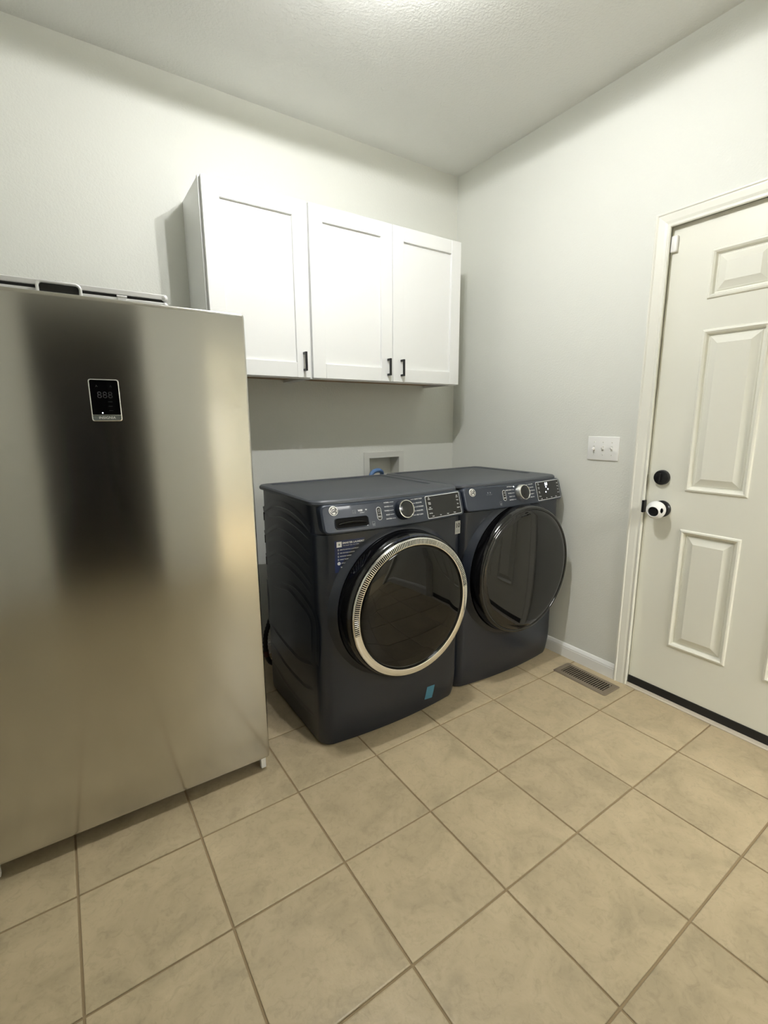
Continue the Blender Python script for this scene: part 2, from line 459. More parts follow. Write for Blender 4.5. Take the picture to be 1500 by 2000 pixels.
uo = bpy.data.objects.new('uplight', up); COL.objects.link(uo); uo.parent = lt; uo.location = (0.045, 0.0, LZ - H + 0.055)

# ------------------------------------------------------------------ exterior door in the right wall
XF = 0.022                                         # face of the slab
SY0, SY1, SZ0, SZ1 = -1.290, -2.203, 0.045, 2.070
cols = [(-2.043, -1.812), (-1.681, -1.450)]        # y ranges of the panel columns
rows = [(0.266, 0.815), (0.982, 1.642), (1.757, 1.944)]
d1 = struct(obj('door_1', (lambda: (lambda bm: box(bm, XF + 0.012, XF + 0.046, SY1, SY0, SZ0, SZ1))(BM()))(), 'door'),
            'cream six-panel exterior door in the right wall', 'door')
bm = BM()
ys = sorted([SY1, SY0] + [v for c in cols for v in c]); zs = sorted([SZ0, SZ1] + [v for c in rows for v in c])
for a, b in zip(ys, ys[1:]):
    for c, d in zip(zs, zs[1:]):
        if any(abs(a - q[0]) < 1e-6 for q in cols) and any(abs(c - q[0]) < 1e-6 for q in rows): continue
        bm.faces.new([bm.verts.new((XF, y, z)) for y, z in ((a, c), (b, c), (b, d), (a, d))])
for ring in ([(SY1, SZ0), (SY0, SZ0), (SY0, SZ1), (SY1, SZ1)],):
    for k in range(4):
        (a, c), (b, d) = ring[k], ring[(k + 1) % 4]
        bm.faces.new([bm.verts.new(v) for v in ((XF, a, c), (XF, b, d), (XF + 0.0125, b, d), (XF + 0.0125, a, c))])
bmesh.ops.remove_doubles(bm, verts=bm.verts, dist=1e-5)
obj('door_face', bm, 'door', d1)
PR = [(0, 0), (0.004, -0.0045), (0.010, -0.0055), (0.017, -0.002), (0.021, 0.0065), (0.026, 0.0075), (0.029, 0.005), (0.033, 0.0045), (0.058, -0.0035), (0.060, -0.0035)]
for cy in cols:
    for rz in rows:
        loops = []
        for i, dx in PR:
            loops.append([(XF + dx * 1.35, y, z) for y, z in ((cy[0] + i, rz[0] + i), (cy[1] - i, rz[0] + i), (cy[1] - i, rz[1] - i), (cy[0] + i, rz[1] - i))])
        bm = BM(); loft(bm, loops, cap0=False); obj('raised_panel', bm, 'door', d1)
bm = BM(); box(bm, XF - 0.004, XF + 0.04, SY1 + 0.002, SY0 - 0.002, 0.006, 0.046, 0.003); obj('door_sweep', bm, 'blackrub', d1, label='black rubber sweep along the door bottom')
def xlathe(prof, y, z, x, n=48):
    """profile (r, h): h measured from plane x towards the room (-x)"""
    bm = BM(); lathe(bm, [(r, -h) for r, h in prof], 0, 0, n)     # axis -y
    spin_to(bm, Matrix.Translation((x, y, z)) @ Matrix.Rotation(-PI / 2, 4, 'Z')); return bm
db = obj('deadbolt', xlathe([(0.033, -0.002), (0.033, 0.012), (0.031, 0.0165), (0.027, 0.018), (0.0, 0.018)], -1.353, 1.033, XF), 'blackmetal', d1, True, label='black deadbolt with thumb turn')
bm = BM(); box(bm, XF - 0.031, XF - 0.016, -1.357, -1.349, 1.013, 1.053, 0.003); obj('thumb_turn', bm, 'blackmetal', db)
kn = obj('door_knob', xlathe([(0.037, -0.002), (0.037, 0.008), (0.033, 0.013), (0.014, 0.016), (0.013, 0.034), (0.020, 0.044), (0.027, 0.056), (0.026, 0.072), (0.016, 0.082), (0, 0.084)], -1.366, 0.893, XF), 'blackmetal', d1, True, label='black round door knob')
bm = BM(); bmesh.ops.create_uvsphere(bm, u_segments=240, v_segments=150, radius=0.0395)
spin_to(bm, Matrix.Rotation(PI / 2, 4, 'Y'))
def in_hole(c):
    c = c.normalized()
    if c.dot(Vector((-0.984, -0.117, -0.13)).normalized()) > math.cos(0.62): return True
    for s in (Vector((-0.44, -0.885, 0.08)).normalized(), Vector((-0.44, 0.885, 0.08)).normalized()):
        q = c - s * c.dot(s)
        if c.dot(s) > 0 and (q.z / 0.30) ** 2 + (q.xy.length / 0.20) ** 2 < 1: return True
    return c.x > 0.82
bmesh.ops.delete(bm, geom=[f for f in bm.faces if in_hole(f.calc_center_median())], context='FACES')
bmesh.ops.solidify(bm, geom=list(bm.faces), thickness=0.0025)
spin_to(bm, Matrix.Translation((XF - 0.056, -1.366, 0.893)))
obj('knob_cover', bm, 'white', kn, True, label='white round child-safety cover with oval holes')
# strike plate on the jamb
# casing, jamb, threshold
CW = [(0, 0.0), (0.0, 0.010), (0.004, 0.015), (0.010, 0.0155), (0.014, 0.012), (0.018, 0.012), (0.040, 0.0095), (0.050, 0.0065), (0.054, 0.0085), (0.060, 0.009), (0.0635, 0.006), (0.0635, 0.0)]   # (from outer edge, depth)
co, ci = -1.2325, -2.286; zt = 2.128
bm = BM()
loops = []
for d, h in CW:
    loops.append([(-h, co - d, 0), (-h, co - d, zt - d), (-h, ci + d, zt - d), (-h, ci + d, 0)])
rings = [[bm.verts.new(p) for p in lp] for lp in loops]
for a, b in zip(rings, rings[1:]):
    for i in range(3): bm.faces.new((a[i], a[i + 1], b[i + 1], b[i]))
struct(obj('trim_1', bm, 'trim'), 'cream moulded casing around the exterior door', 'trim')
bm = BM()
JT = 0.016
box(bm, 0.0005, TH, DY0 - JT + 0.001, DY0 - 0.0005, 0.0, DZ - 0.0005); box(bm, 0.0005, TH, DY1 + 0.0005, DY1 + JT - 0.001, 0.0, DZ - 0.0005)
box(bm, 0.0005, TH, DY1 + JT - 0.001, DY0 - JT + 0.001, DZ - JT + 0.001, DZ - 0.0005)
jam = struct(obj('trim_3', bm, 'trim'), 'cream door jamb inside the casing', 'trim')
bm = BM(); box(bm, XF + 0.047, XF + 0.06, DY0 - 0.03, DY0 - JT, 0.03, DZ - JT); box(bm, XF + 0.047, XF + 0.06, DY1 + JT, DY1 + 0.03, 0.03, DZ - JT); box(bm, XF + 0.047, XF + 0.06, DY1 + 0.03, DY0 - 0.03, DZ - 0.035, DZ - JT)
obj('weatherstrip', bm, 'brass', jam)
bm = BM(); box(bm, -0.0105, 0.014, -1.2995, -1.2882, 0.868, 0.925, 0.003); obj('strike_plate', bm, 'blackmetal', jam, label='black strike plate beside the knob')
bm = BM(); loft(bm, [[(x, y, z) for x, z in ((-0.010, -0.002), (-0.010, 0.004), (-0.004, 0.007), (XF + 0.1, 0.0075), (XF + 0.1, -0.002))] for y in (DY1 + JT + 0.001, DY0 - JT - 0.001)])
struct(obj('trim_4', bm, 'thresh'), 'pale metal threshold under the door', 'threshold')

# contact sensor at the top corner of the door
se = thing('door_sensor', 'small white magnetic contact sensor at top corner of the cream door', 'sensor', (XF, -1.305, 2.0))
bm = BM(); box(bm, -0.016, 0, -0.015, 0.012, -0.032, 0.032, 0.005, 3); obj('sensor_body', bm, 'white', se, True)
bm = BM(); box(bm, -0.010, -0.0005, 0.0135, 0.0155, -0.026, 0.020, 0.0008); obj('sensor_magnet', bm, 'white', se)

# ------------------------------------------------------------------ switch plate
sw = thing('light_switch', 'white three-gang toggle switch plate on grey wall beside the door', 'switch', (0, -1.0735, 1.149))
bm = BM(); box(bm, -0.006, 0, -0.0815, 0.0815, -0.0575, 0.0575, 0.0035, 3); pl = obj('plate', bm, 'white', sw, True)
for k, yy in enumerate((0.046, 0.0, -0.046)):
    bm = BM(); loft(bm, [[(x, yy + s * 0.0052, z) for s, z in ((-1, -0.012), (1, -0.012), (1, 0.012), (-1, 0.012))] for x in (-0.0058, -0.0068)])
    obj('switch_slot', bm, 'boxgrey', sw)
    bm = BM(); up_ = -1 if k == 0 else 1
    loft(bm, [[(-0.006, yy - 0.0042, -0.006), (-0.006, yy + 0.0042, -0.006), (-0.006, yy + 0.0042, 0.006), (-0.006, yy - 0.0042, 0.006)],
              [(-0.021, yy - 0.003, up_ * 0.006 - 0.0035), (-0.021, yy + 0.003, up_ * 0.006 - 0.0035), (-0.021, yy + 0.003, up_ * 0.006 + 0.0035), (-0.021, yy - 0.003, up_ * 0.006 + 0.0035)]])
    obj('toggle', bm, 'white', sw)
    for z in (-0.030, 0.030):
        obj('screw', xlathe([(0.0032, 0.0), (0.0032, 0.0068), (0.002, 0.0076), (0, 0.0076)], yy, z, 0, 16), 'boxgrey', sw)

# ------------------------------------------------------------------ floor register
fv = thing('floor_vent', 'brown metal floor register beside the baseboard and door casing', 'vent', (-0.117, -1.150, 0))
bm = BM()
a = rrect(-0.068, 0.064, -0.146, 0.146, 0.008, 4, 2); b_ = rrect(-0.062, 0.058, -0.140, 0.140, 0.006, 4, 2); c_ = rrect(-0.042, 0.040, -0.118, 0.118, 0.002, 4, 2)
loft(bm, [[(x, y, 0.0003) for x, y in a], [(x, y, 0.002) for x, y in a], [(x, y, 0.0055) for x, y in b_], [(x, y, 0.0055) for x, y in c_], [(x, y, 0.0008) for x, y in c_]], cap0=False, cap1=False)
obj('vent_frame', bm, 'vent', fv, True, autos=25)
bm = BM(); box(bm, -0.043, 0.041, -0.119, 0.119, 0.0002, 0.0009); obj('duct_shade_plate', bm, 'slot', fv)  # black plate on the tiles stands for the shade down the duct
bm = BM(); box(bm, -0.0052, 0.0052, -0.0026, 0.0026, 0, 0.0035)
base = None
for k in range(19):
    y = -0.110 + 0.220 * k / 18
    bm = BM(); loft(bm, [[(x, y + dy, z) for dy, z in ((-0.0014, 0.0012), (-0.0026, 0.0050), (0.0026, 0.0050), (0.0014, 0.0012))] for x in (-0.0415, 0.0395)])
    obj('slat', bm, 'vent', fv)
bm = BM(); box(bm, 0.022, 0.03, -0.1165, -0.113, 0.001, 0.009, 0.001); obj('damper_lever', bm, 'silver', fv)

# ------------------------------------------------------------------ wall cabinets (three doors, two boxes)
CZ0, CZ1 = 1.486, 2.250; CYF = -0.292; CT = 0.019
def shaker(parent, x0, x1, hx):
    """door with rails and stiles; hx: handle x"""
    z0, z1 = CZ0 + 0.004, CZ1 - 0.002; y1 = CYF + CT; y0 = CYF; s = 0.068
    d = obj('door', (lambda bm: box(bm, x0 + s - 0.006, x1 - s + 0.006, y0 + 0.012, y1 - 0.001, z0 + s - 0.006, z1 - s + 0.006))(BM()), 'cab', parent)
    for nm, r in (('stile', (x0, x0 + s, z0, z1)), ('stile', (x1 - s, x1, z0, z1)), ('rail', (x0 + s + 0.0003, x1 - s - 0.0003, z1 - s, z1)), ('rail', (x0 + s + 0.0003, x1 - s - 0.0003, z0, z0 + s))):
        bm = BM(); box(bm, r[0], r[1], y0, y1, r[2], r[3], 0.0012, 1); obj(nm, bm, 'cab', d)
    hz0, hz1 = 1.519, 1.604
    bm = BM(); box(bm, hx - 0.005, hx + 0.005, y0 - 0.030, y0 - 0.021, hz0, hz1, 0.001, 1)
    box(bm, hx - 0.005, hx + 0.005, y0 - 0.0215, y0, hz0, hz0 + 0.010, 0.001, 1); box(bm, hx - 0.005, hx + 0.005, y0 - 0.0215, y0, hz1 - 0.010, hz1, 0.001, 1)
    obj('handle', bm, 'blackmetal', d, label='black bar pull')
def cabinet(label, x0, x1, doors):
    t = thing('wall_cabinet', label, 'cabinet', ((x0 + x1) / 2, 0, CZ0), 'white wall cabinets above the washer and dryer')
    yb = YB - 0.0005; yf = CYF + CT + 0.0025; p = 0.016
    def part(nm, bm, m='cab'):
        o = obj(nm, bm, m, t); o.location = -t.location; return o
    part('side_panel', box(BM(), x0 + 0.003, x0 + 0.003 + p, yf + 0.019, yb, CZ0 + 0.002, CZ1))
    part('side_panel', box(BM(), x1 - 0.003 - p, x1 - 0.003, yf + 0.019, yb, CZ0 + 0.002, CZ1))
    part('top_panel', box(BM(), x0 + 0.003 + p, x1 - 0.003 - p, yf + 0.019, yb, CZ1 - p, CZ1))
    part('bottom_panel', box(BM(), x0 + 0.003 + p, x1 - 0.003 - p, yf + 0.019, yb, CZ0 + 0.016, CZ0 + 0.016 + p), 'cabwood')
    part('back_panel', box(BM(), x0 + 0.003 + p, x1 - 0.003 - p, yb - 0.006, yb, CZ0 + 0.016 + p, CZ1 - p))
    bm = BM(); f = 0.038
    box(bm, x0, x0 + f, yf, yf + 0.019, CZ0, CZ1, 0.0008, 1); box(bm, x1 - f, x1, yf, yf + 0.019, CZ0, CZ1, 0.0008, 1)
    box(bm, x0 + f, x1 - f, yf, yf + 0.019, CZ1 - f, CZ1); box(bm, x0 + f, x1 - f, yf, yf + 0.019, CZ0, CZ0 + f)
    part('face_frame', bm)
    n0 = set(bpy.data.objects)
    for a, b, h in doors: shaker(t, a, b, h)
    for o in set(bpy.data.objects) - n0:
        if o.parent == t: o.location = -t.location
    return t
cabinet('single-door white shaker wall cabinet nearest the refrigerator', -1.630, -1.1685, [(-1.622, -1.1745, -1.209)])
cabinet('double-door white shaker wall cabinet nearest the room corner', -1.168, -0.241, [(-1.162, -0.7065, -0.736), (-0.703, -0.244, -0.651)])

# ------------------------------------------------------------------ washer outlet box + hose
ob = thing('outlet_box', 'white recessed washing machine outlet box in wall behind the laundry machines', 'outlet box', (-0.5565, YB, 0.97))
X0, X1, Z0, Z1 = -0.1085, 0.1085, -0.092, 0.096
bm = BM()
oo = rrect(-0.147, 0.147, -0.128, 0.133, 0.004, 3, 1); ii = rrect(X0, X1, Z0, Z1, 0.002, 3, 1); om = rrect(-0.145, 0.145, -0.126, 0.131, 0.004, 3, 1)
loft(bm, [[(x, -0.0003, z) for x, z in oo], [(x, -0.004, z) for x, z in oo], [(x, -0.006, z) for x, z in om], [(x, -0.006, z) for x, z in ii], [(x, 0.0, z) for x, z in ii]], cap0=False, cap1=False)
obj('box_flange', bm, 'boxgrey', ob)
bm = BM(); jj = rrect(X0 + 0.002, X1 - 0.002, Z0 + 0.002, Z1 - 0.002, 0.003, 3, 1)
loft(bm, [[(x, -0.001, z) for x, z in ii], [(x, 0.085, z) for x, z in jj]], cap0=False); obj('box_interior', bm, 'boxgrey', ob)
for xx in (-0.06, 0.05):
    bm = BM(); tube(bm, [(xx, 0.04, Z0 + 0.004), (xx, 0.04, Z0 + 0.05)], 0.011, 12); tube(bm, [(xx - 0.018, 0.04, Z0 + 0.04), (xx + 0.018, 0.04, Z0 + 0.04)], 0.005, 8); obj('valve', bm, 'brass', ob)
bm = BM(); tube(bm, spline([(-0.597, -0.006, 0.90), (-0.600, -0.018, 0.955), (-0.618, -0.045, 0.985), (-0.655, -0.070, 1.000), (-0.690, -0.080, 0.998), (-0.716, -0.085, 0.980), (-0.730, -0.09, 0.93), (-0.735, -0.09, 0.80), (-0.738, -0.10, 0.62)], 8), 0.0125, 14)
tag(obj('water_hose', bm, 'hose', None, True, autos=70), 'blue water supply hose arching from the outlet box behind the washer', 'hose')

# ------------------------------------------------------------------ laundry machines
HW = 0.355; BOW = 0.030
def Df(z):                                          # depth of the front at the corners, local
    if z < 0.16: 
        t = (0.16 - z) / 0.145
        return 0.715 - 0.018 * t * t
    return 0.715
def Dpn(z): return 0.730 - 0.30 * (z - 0.884)
def bowed(D, x): return -(D + BOW * (1 - min(1, (x / HW) ** 2)))
def outline(D, ins, r, z, back=-0.125, bow=BOW):
    pts = rrect(-HW + ins, HW - ins, -D, back, r, 8, 12)
    out = []
    for x, y in pts:
        k = max(0.0, min(1.0, (back - y) / (back + D)))
        k = k ** 6
        out.append((x, y - bow * (1 - min(1, (x / HW) ** 2)) * k, z))
    return out
def rr2(x0, x1, z0, z1, r): return rrect(x0, x1, z0, z1, r, 5, 10)

def machine(kind, label, loc):
    t = thing(kind, label, kind, loc)
    # ---- feet
    for sx in (-0.29, 0.29):
        for yy in (-0.60, -0.20):
            bm = BM(); lathe(bm, [(0, 0), (0.022, 0), (0.022, 0.010), (0.010, 0.012), (0.010, 0.022), (0, 0.022)], 0, 0, 20)
            spin_to(bm, Matrix.Translation((sx, yy, 0)) @ Matrix.Rotation(PI / 2, 4, 'X')); obj('foot', bm, 'blackrub', t)
    # ---- body shell
    bm = BM(); lv = [(0.007, 0.008), (0.011, 0.003), (0.03, 0.0), (0.07, 0), (0.10, 0), (0.13, 0), (0.16, 0), (0.40, 0), (0.70, 0), (0.872, 0), (0.8785, 0.002)]
    L_ = [outline(Df(z), i, 0.046, z) for z, i in lv]
    L_ += [outline(0.700, 0.002, 0.05, 0.8795), outline(0.690, 0.002, 0.05, 0.93), outline(0.672, 0.002, 0.05, 0.984)]
    loft(bm, L_); body = obj('cabinet_body', bm, 'body', t, True, autos=28)
    # ---- embossed side panel
    arcs = [[(-.345, .885), (-.487, .932), (-.647, .941), (-.784, .918), (-.87, .885)], [(-.408, .872), (-.531, .894), (-.611, .897), (-.753, .879), (-.873, .853)],
            [(-.346, .774), (-.472, .825), (-.557, .845), (-.707, .835), (-.886, .791)], [(-.371, .749), (-.5, .783), (-.599, .794), (-.756, .771), (-.87, .743)],
            [(-.348, .665), (-.509, .724), (-.681, .723), (-.777, .707), (-.877, .673)], [(-.373, .641), (-.503, .677), (-.617, .688), (-.773, .665), (-.868, .633)],
            [(-.341, .559), (-.346, .461), (-.338, .35)], [(-.414, .546), (-.605, .583), (-.722, .565), (-.834, .532), (-.845, .46), (-.835, .36)],
            [(-.524, .600), (-.683, .618), (-.806, .595), (-.885, .552), (-.895, .46), (-.882, .36)],
            [(-.337, .343), (-.489, .316), (-.651, .302), (-.74, .309), (-.863, .342)], [(-.343, .249), (-.527, .206), (-.685, .199), (-.758, .203), (-.855, .232)],
            [(-.347, .146), (-.532, .109), (-.675, .1), (-.749, .099), (-.846, .114)]]
    for sx in (-1, 1):
        for ar in arcs:
            pts = spline([(0, -0.155 + (y + .34) * 0.95, z) for y, z in ar], 8)
            n = len(pts); loops = []
            for i, p in enumerate(pts):
                d = (pts[min(i + 1, n - 1)] - pts[max(i - 1, 0)]).normalized(); nn = Vector((0, -d.z, d.y))
                tp = min(1, min(i, n - 1 - i) / 5.0 + 0.05)
                prof = [(-0.022, 0.0), (-0.013, 0.0008), (-0.005, 0.0022), (0, 0.0029), (0.003, 0.0026), (0.006, 0.0)]
                loops.append([(sx * (HW - 0.0005 + h * tp), p.y + nn.y * q, p.z + nn.z * q) for q, h in prof])
            obj('side_rib', loft(BM(), loops, closed=False, cap0=False, cap1=False), 'body', t, True, autos=60)
    for z in (0.863, 0.757, 0.653):
        for sx in (-1, 1):
            bm = BM(); xa, xb = sorted((sx * (HW - 0.002), sx * (HW + 0.0006))); box(bm, xa, xb, -0.168, -0.158, z - 0.019, z + 0.019, 0.0004, 1); obj('side_slot', bm, 'slot', t)
    # ---- top panel with recessed work surface
    bm = BM()
    lp = [outline(0.690, -0.001, 0.045, 0.985, -0.092), outline(0.692, -0.0025, 0.045, 0.990, -0.090), outline(0.690, -0.0015, 0.045, 0.998, -0.091), outline(0.684, 0.004, 0.042, 1.003, -0.096), outline(0.676, 0.012, 0.04, 1.0045, -0.104)]
    inn = [rrect(-0.310, 0.310, -0.560, -0.125, 0.018, 8, 12), rrect(-0.302, 0.302, -0.552, -0.133, 0.014, 8, 12)]
    lp += [[(x, y, 1.0045) for x, y in inn[0]], [(x, y, 0.9995) for x, y in inn[1]]]
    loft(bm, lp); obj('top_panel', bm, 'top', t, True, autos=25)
    # ---- control panel
    def pf(off): return lambda u, v: (u, bowed(Dpn(v), u) - off, v)
    bm = BM(); xs0, xs1, zz0, zz1 = -0.337, 0.349, 0.8835, 0.9885
    ring = rr2(xs0, xs1, zz0, zz1, 0.022)
    # square off the top corners a little by using small radius there
    loops = []
    for ins, off in ((0, -0.03), (0, -0.001), (0.0015, 0.0022), (0.004, 0.004), (0.008, 0.0045)):
        r = rrect(xs0 + ins, xs1 - ins, zz0 + ins, zz1 - ins, 0.022 - ins * 0.8, 5, 10)
        loops.append([pf(off)(u, v) for u, v in r])
    loft(bm, loops, cap0=True, cap1=False)
    rlast = rrect(xs0 + 0.008, xs1 - 0.008, zz0 + 0.008, zz1 - 0.008, 0.022 - 0.0064, 5, 10)
    # face: triangulate inside using column strips
    us = sorted({round(p[0], 6) for p in rlast})
    pt = BM()
    def ext(u):
        lo, hi = 1e9, -1e9
        n = len(rlast)
        for k in range(n):
            (a, c), (b, d) = rlast[k], rlast[(k + 1) % n]
            if min(a, b) - 1e-6 <= u <= max(a, b) + 1e-6:
                for q in ((c, d) if abs(a - b) < 1e-7 else (c + (d - c) * (u - a) / (b - a),)):
                    lo = min(lo, q); hi = max(hi, q)
        return lo, hi
    colv = []
    for u in us:
        lo, hi = ext(u); colv.append([bm.verts.new(pf(0.0045)(u, lo + (hi - lo) * k / 4)) for k in range(5)])
    for a, b in zip(colv, colv[1:]):
        for k in range(4):
            try: bm.faces.new((a[k], b[k], b[k + 1], a[k + 1]))
            except ValueError: pass
    cp = obj('control_panel', bm, 'panelblue', t, True, autos=40)
    fo = pf(0.0053); fo2 = pf(0.0058)
    def decal(name, bm, m, f=fo, lab=None, par=cp): return obj(name, flat(bm, f), m, par, label=lab)
    def mv(bm, x, z):
        for v in bm.verts: v.co.x += x; v.co.y += z
        return bm
    def txt(name, s, x, z, size, m='print', align='CENTER', f=fo2, shear=0, bold=0, par=cp):
        return decal(name, mv(text_bm(s, size, align, shear, bold), x, z), m, f, None, par)
    # round maker's emblem
    ci = lambda r, n=36: [(r * math.cos(2 * PI * k / n) - 0.288, r * math.sin(2 * PI * k / n) + 0.967) for k in range(n)]
    bm = BM(); loft(bm, [[pf(o_)(*p) for p in ci(r)] for r, o_ in ((0.0172, 0.003), (0.0172, 0.0055), (0.0162, 0.0066))], cap0=False, cap1=False)
    v_ = bm.verts.new(pf(0.0066)(-0.288, 0.967)); bm.verts.ensure_lookup_table()
    top = [bm.verts[k] for k in range(72, 108)]
    for k in range(36): bm.faces.new((top[k], top[(k + 1) % 36], v_))
    em = obj('emblem', bm, 'emblem', cp, False, label='round silver emblem with two script letters')
    fe = pf(0.0073)
    decal('emblem_ring', mv(ring2d([(0.0142 * math.cos(a * PI / 20), 0.0142 * math.sin(a * PI / 20)) for a in range(40)], [(0.0126 * math.cos(a * PI / 20), 0.0126 * math.sin(a * PI / 20)) for a in range(40)]), -0.288, 0.967), 'blackprint', fe)
    txt('emblem_letters', 'GE', -0.288, 0.967, 0.0165, 'blackprint', 'CENTER', fe, 0.25, 0.0006)
    for k in range(4):
        a0 = PI / 4 + k * PI / 2
        decal('emblem_flourish', mv(ring2d([(0.0121 * math.cos(a0 + q) , 0.0121 * math.sin(a0 + q)) for q in (-.5, -.25, 0, .25, .5, .25, 0, -.25)], [(0.0103 * math.cos(a0 + q * .8), 0.0103 * math.sin(a0 + q * .8)) for q in (-.5, -.25, 0, .25, .5, .25, 0, -.25)]), -0.288, 0.967), 'blackprint', fe)
    # pill with power and start buttons
    px, pz = -0.105, 0.941
    decal('button_pill', mv(rect2d(-0.0105, 0.0105, -0.0245, 0.0245, 0.0103, 4), px, pz), 'print', fo)
    pb = decal('button_face', mv(rect2d(-0.0087, 0.0087, -0.0227, 0.0227, 0.0085, 4), px, pz), 'gloss', fo2)
    f3 = pf(0.0063)
    decal('power_symbol', mv(ring2d([(0.0042 * math.cos(a), 0.0042 * math.sin(a)) for a in [PI * .65 + k * 1.7 * PI / 16 for k in range(17)] + [PI * .65 + k * 1.7 * PI / 16 for k in range(16, -1, -1)]],
           [(0.0033 * math.cos(a), 0.0033 * math.sin(a)) for a in [PI * .65 + k * 1.7 * PI / 16 for k in range(17)] + [PI * .65 + k * 1.7 * PI / 16 for k in range(16, -1, -1)]]), px, pz + 0.011), 'print', f3)
    decal('power_symbol', mv(rect2d(-0.0005, 0.0005, 0.0015, 0.005, 0, 1), px, pz + 0.011), 'print', f3)
    decal('button_divider', mv(rect2d(-0.005, 0.005, -0.0004, 0.0004, 0, 1), px, pz), 'print', f3)
    decal('play_symbol', mv(poly2d([(-0.005, -0.003), (-0.005, 0.003), (0.0, 0)]), px, pz - 0.011), 'print', f3)
    for q in (0.0012, 0.0035): decal('pause_symbol', mv(rect2d(q, q + 0.0013, -0.003, 0.003, 0, 1), px, pz - 0.011), 'print', f3)
    # small icons
    if kind == 'washer':
        decal('energy_icon', mv(ring2d([(-.0065, -.0065), (.0065, -.0065), (.0065, .0065), (-.0065, .0065)], [(-.0055, -.0055), (.0055, -.0055), (.0055, .0055), (-.0055, .0055)]), -0.208, 0.957), 'greyprint')
        txt('icon_text', 'es', -0.208, 0.957, 0.009, 'greyprint', shear=0.3)
        txt('icon_text', 'WIFI', -0.183, 0.9595, 0.0095, bold=0.0003); txt('icon_text', 'CONNECT', -0.176, 0.9515, 0.0042)
        for rr_ in (0.0022, 0.0048):
            aa = [PI / 4 + k * PI / 12 for k in range(7)]
            decal('wifi_symbol', mv(ring2d([((rr_ + 0.0014) * math.cos(a), (rr_ + 0.0014) * math.sin(a)) for a in aa] + [(rr_ * math.cos(a), rr_ * math.sin(a)) for a in aa[::-1]][:0] or [((rr_ + 0.0014) * math.cos(a), (rr_ + 0.0014) * math.sin(a)) for a in aa], [(rr_ * math.cos(a), rr_ * math.sin(a)) for a in aa]), -0.158, 0.957), 'print')
    else:
        for k in (-0.006, 0.008):
            decal('wifi_symbol', mv(disc2d(0, 0, 0.0032, 12), -0.196 + k, 0.960), 'greyprint')
        txt('icon_text', 'WIFI CONNECT', -0.195, 0.9515, 0.0048, 'greyprint')
    decal('manual_icon', mv(ring2d([(-.006, -.006), (.006, -.006), (.006, .006), (-.006, .006)], [(-.005, -.0025), (.005, -.0025), (.005, .005), (-.005, .005)]), -0.135, 0.909), 'greyprint')
    decal('manual_icon', mv(rect2d(-0.006, 0.006, -0.0105, -0.0085, 0, 1), -0.135, 0.909), 'greyprint')
    # dial
    kx, kz = 0.009, 0.9435
    c0 = pf(0.0045)(kx, kz); TL = Matrix.Translation(c0) @ Matrix.Rotation(-0.29, 4, 'X')
    kb = obj('dial', spin_to(lathe(BM(), [(0.040, 0.003), (0.0395, -0.004), (0.0375, -0.020), (0.0355, -0.0235)], 0, 0, 64), TL), 'chrome' if kind != 'washer' else 'body', cp, True, label='round cycle selector dial')
    if kind == 'washer': kb.data.materials[0] = M['body']
    else: kb.data.materials[0] = M['silver']
    obj('dial_ring', spin_to(lathe(BM(), [(0.0357, -0.0225), (0.0352, -0.0255), (0.0325, -0.0262), (0.0315, -0.0245)], 0, 0, 64), TL), 'chrome', cp, True)
    obj('dial_face', spin_to(lathe(BM(), [(0.0318, -0.0240), (0.0300, -0.0248), (0, -0.0246)], 0, 0, 64), TL), 'display', cp, True)
    if kind == 'dryer':
        decal('dial_light', mv(rect2d(-0.0028, 0.0028, -0.0028, 0.0028, 0.001, 1), kx - 0.045, kz + 0.033), 'lit', fo2)
    left = (['NORMAL', 'WHITES', 'TOWELS', 'BULKY', 'SANITIZE'] if kind == 'washer' else ['COTTONS', 'MIXED LOAD', 'TOWELS', 'BULKY', 'SANITIZE'])
    right = (['QUICK WASH', 'DELICATES', 'ACTIVEWEAR', 'RINSE+SPIN', 'SELF CLEAN'] if kind == 'washer' else ['QUICK DRY', 'DELICATES', 'ACTIVEWEAR', 'WARM UP', 'TIMED DRY'])
    for k in range(5):
        z = 0.978 - 0.0152 * k; bx = 0.013 - 0.05 + (0.004 if k in (0, 4) else 0); 
        txt('cycle_label', left[k], bx - 0.020, z, 0.0060, align='RIGHT', bold=0.0001)
        decal('cycle_line', mv(rect2d(bx - 0.018, bx, z - 0.0006, z + 0.0006, 0, 3), 0, 0), 'print')
        bx2 = 0.006 + 0.05 - (0.004 if k in (0, 4) else 0)
        decal('cycle_line', rect2d(bx2, bx2 + 0.016, z - 0.0006, z + 0.0006, 0, 3), 'print')
        txt('cycle_label', right[k], bx2 + 0.018, z, 0.0062, align='LEFT', bold=0.0001)
    # display
    dx0, dx1, dz0, dz1 = 0.126, 0.332, 0.8935, 0.9835
    decal('display_bezel', rect2d(dx0, dx1, dz0, dz1, 0.006, 10), 'print', fo)
    decal('display', rect2d(dx0 + 0.0022, dx1 - 0.0022, dz0 + 0.0022, dz1 - 0.0022, 0.005, 10), 'display', fo2, 'dark touch display with white legends')
    f4 = pf(0.0064)
    for k, s in enumerate(['My\nCycle', 'Delay\nWash', 'Pod\nDispense', 'Settings'] if kind == 'washer' else ['My\nCycle', 'Delay\nDry', 'Eco\nDry', 'Settings']):
        txt('display_label', s, dx0 + 0.020, 0.973 - 0.0195 * k, 0.0058, f=f4, bold=0.0001)
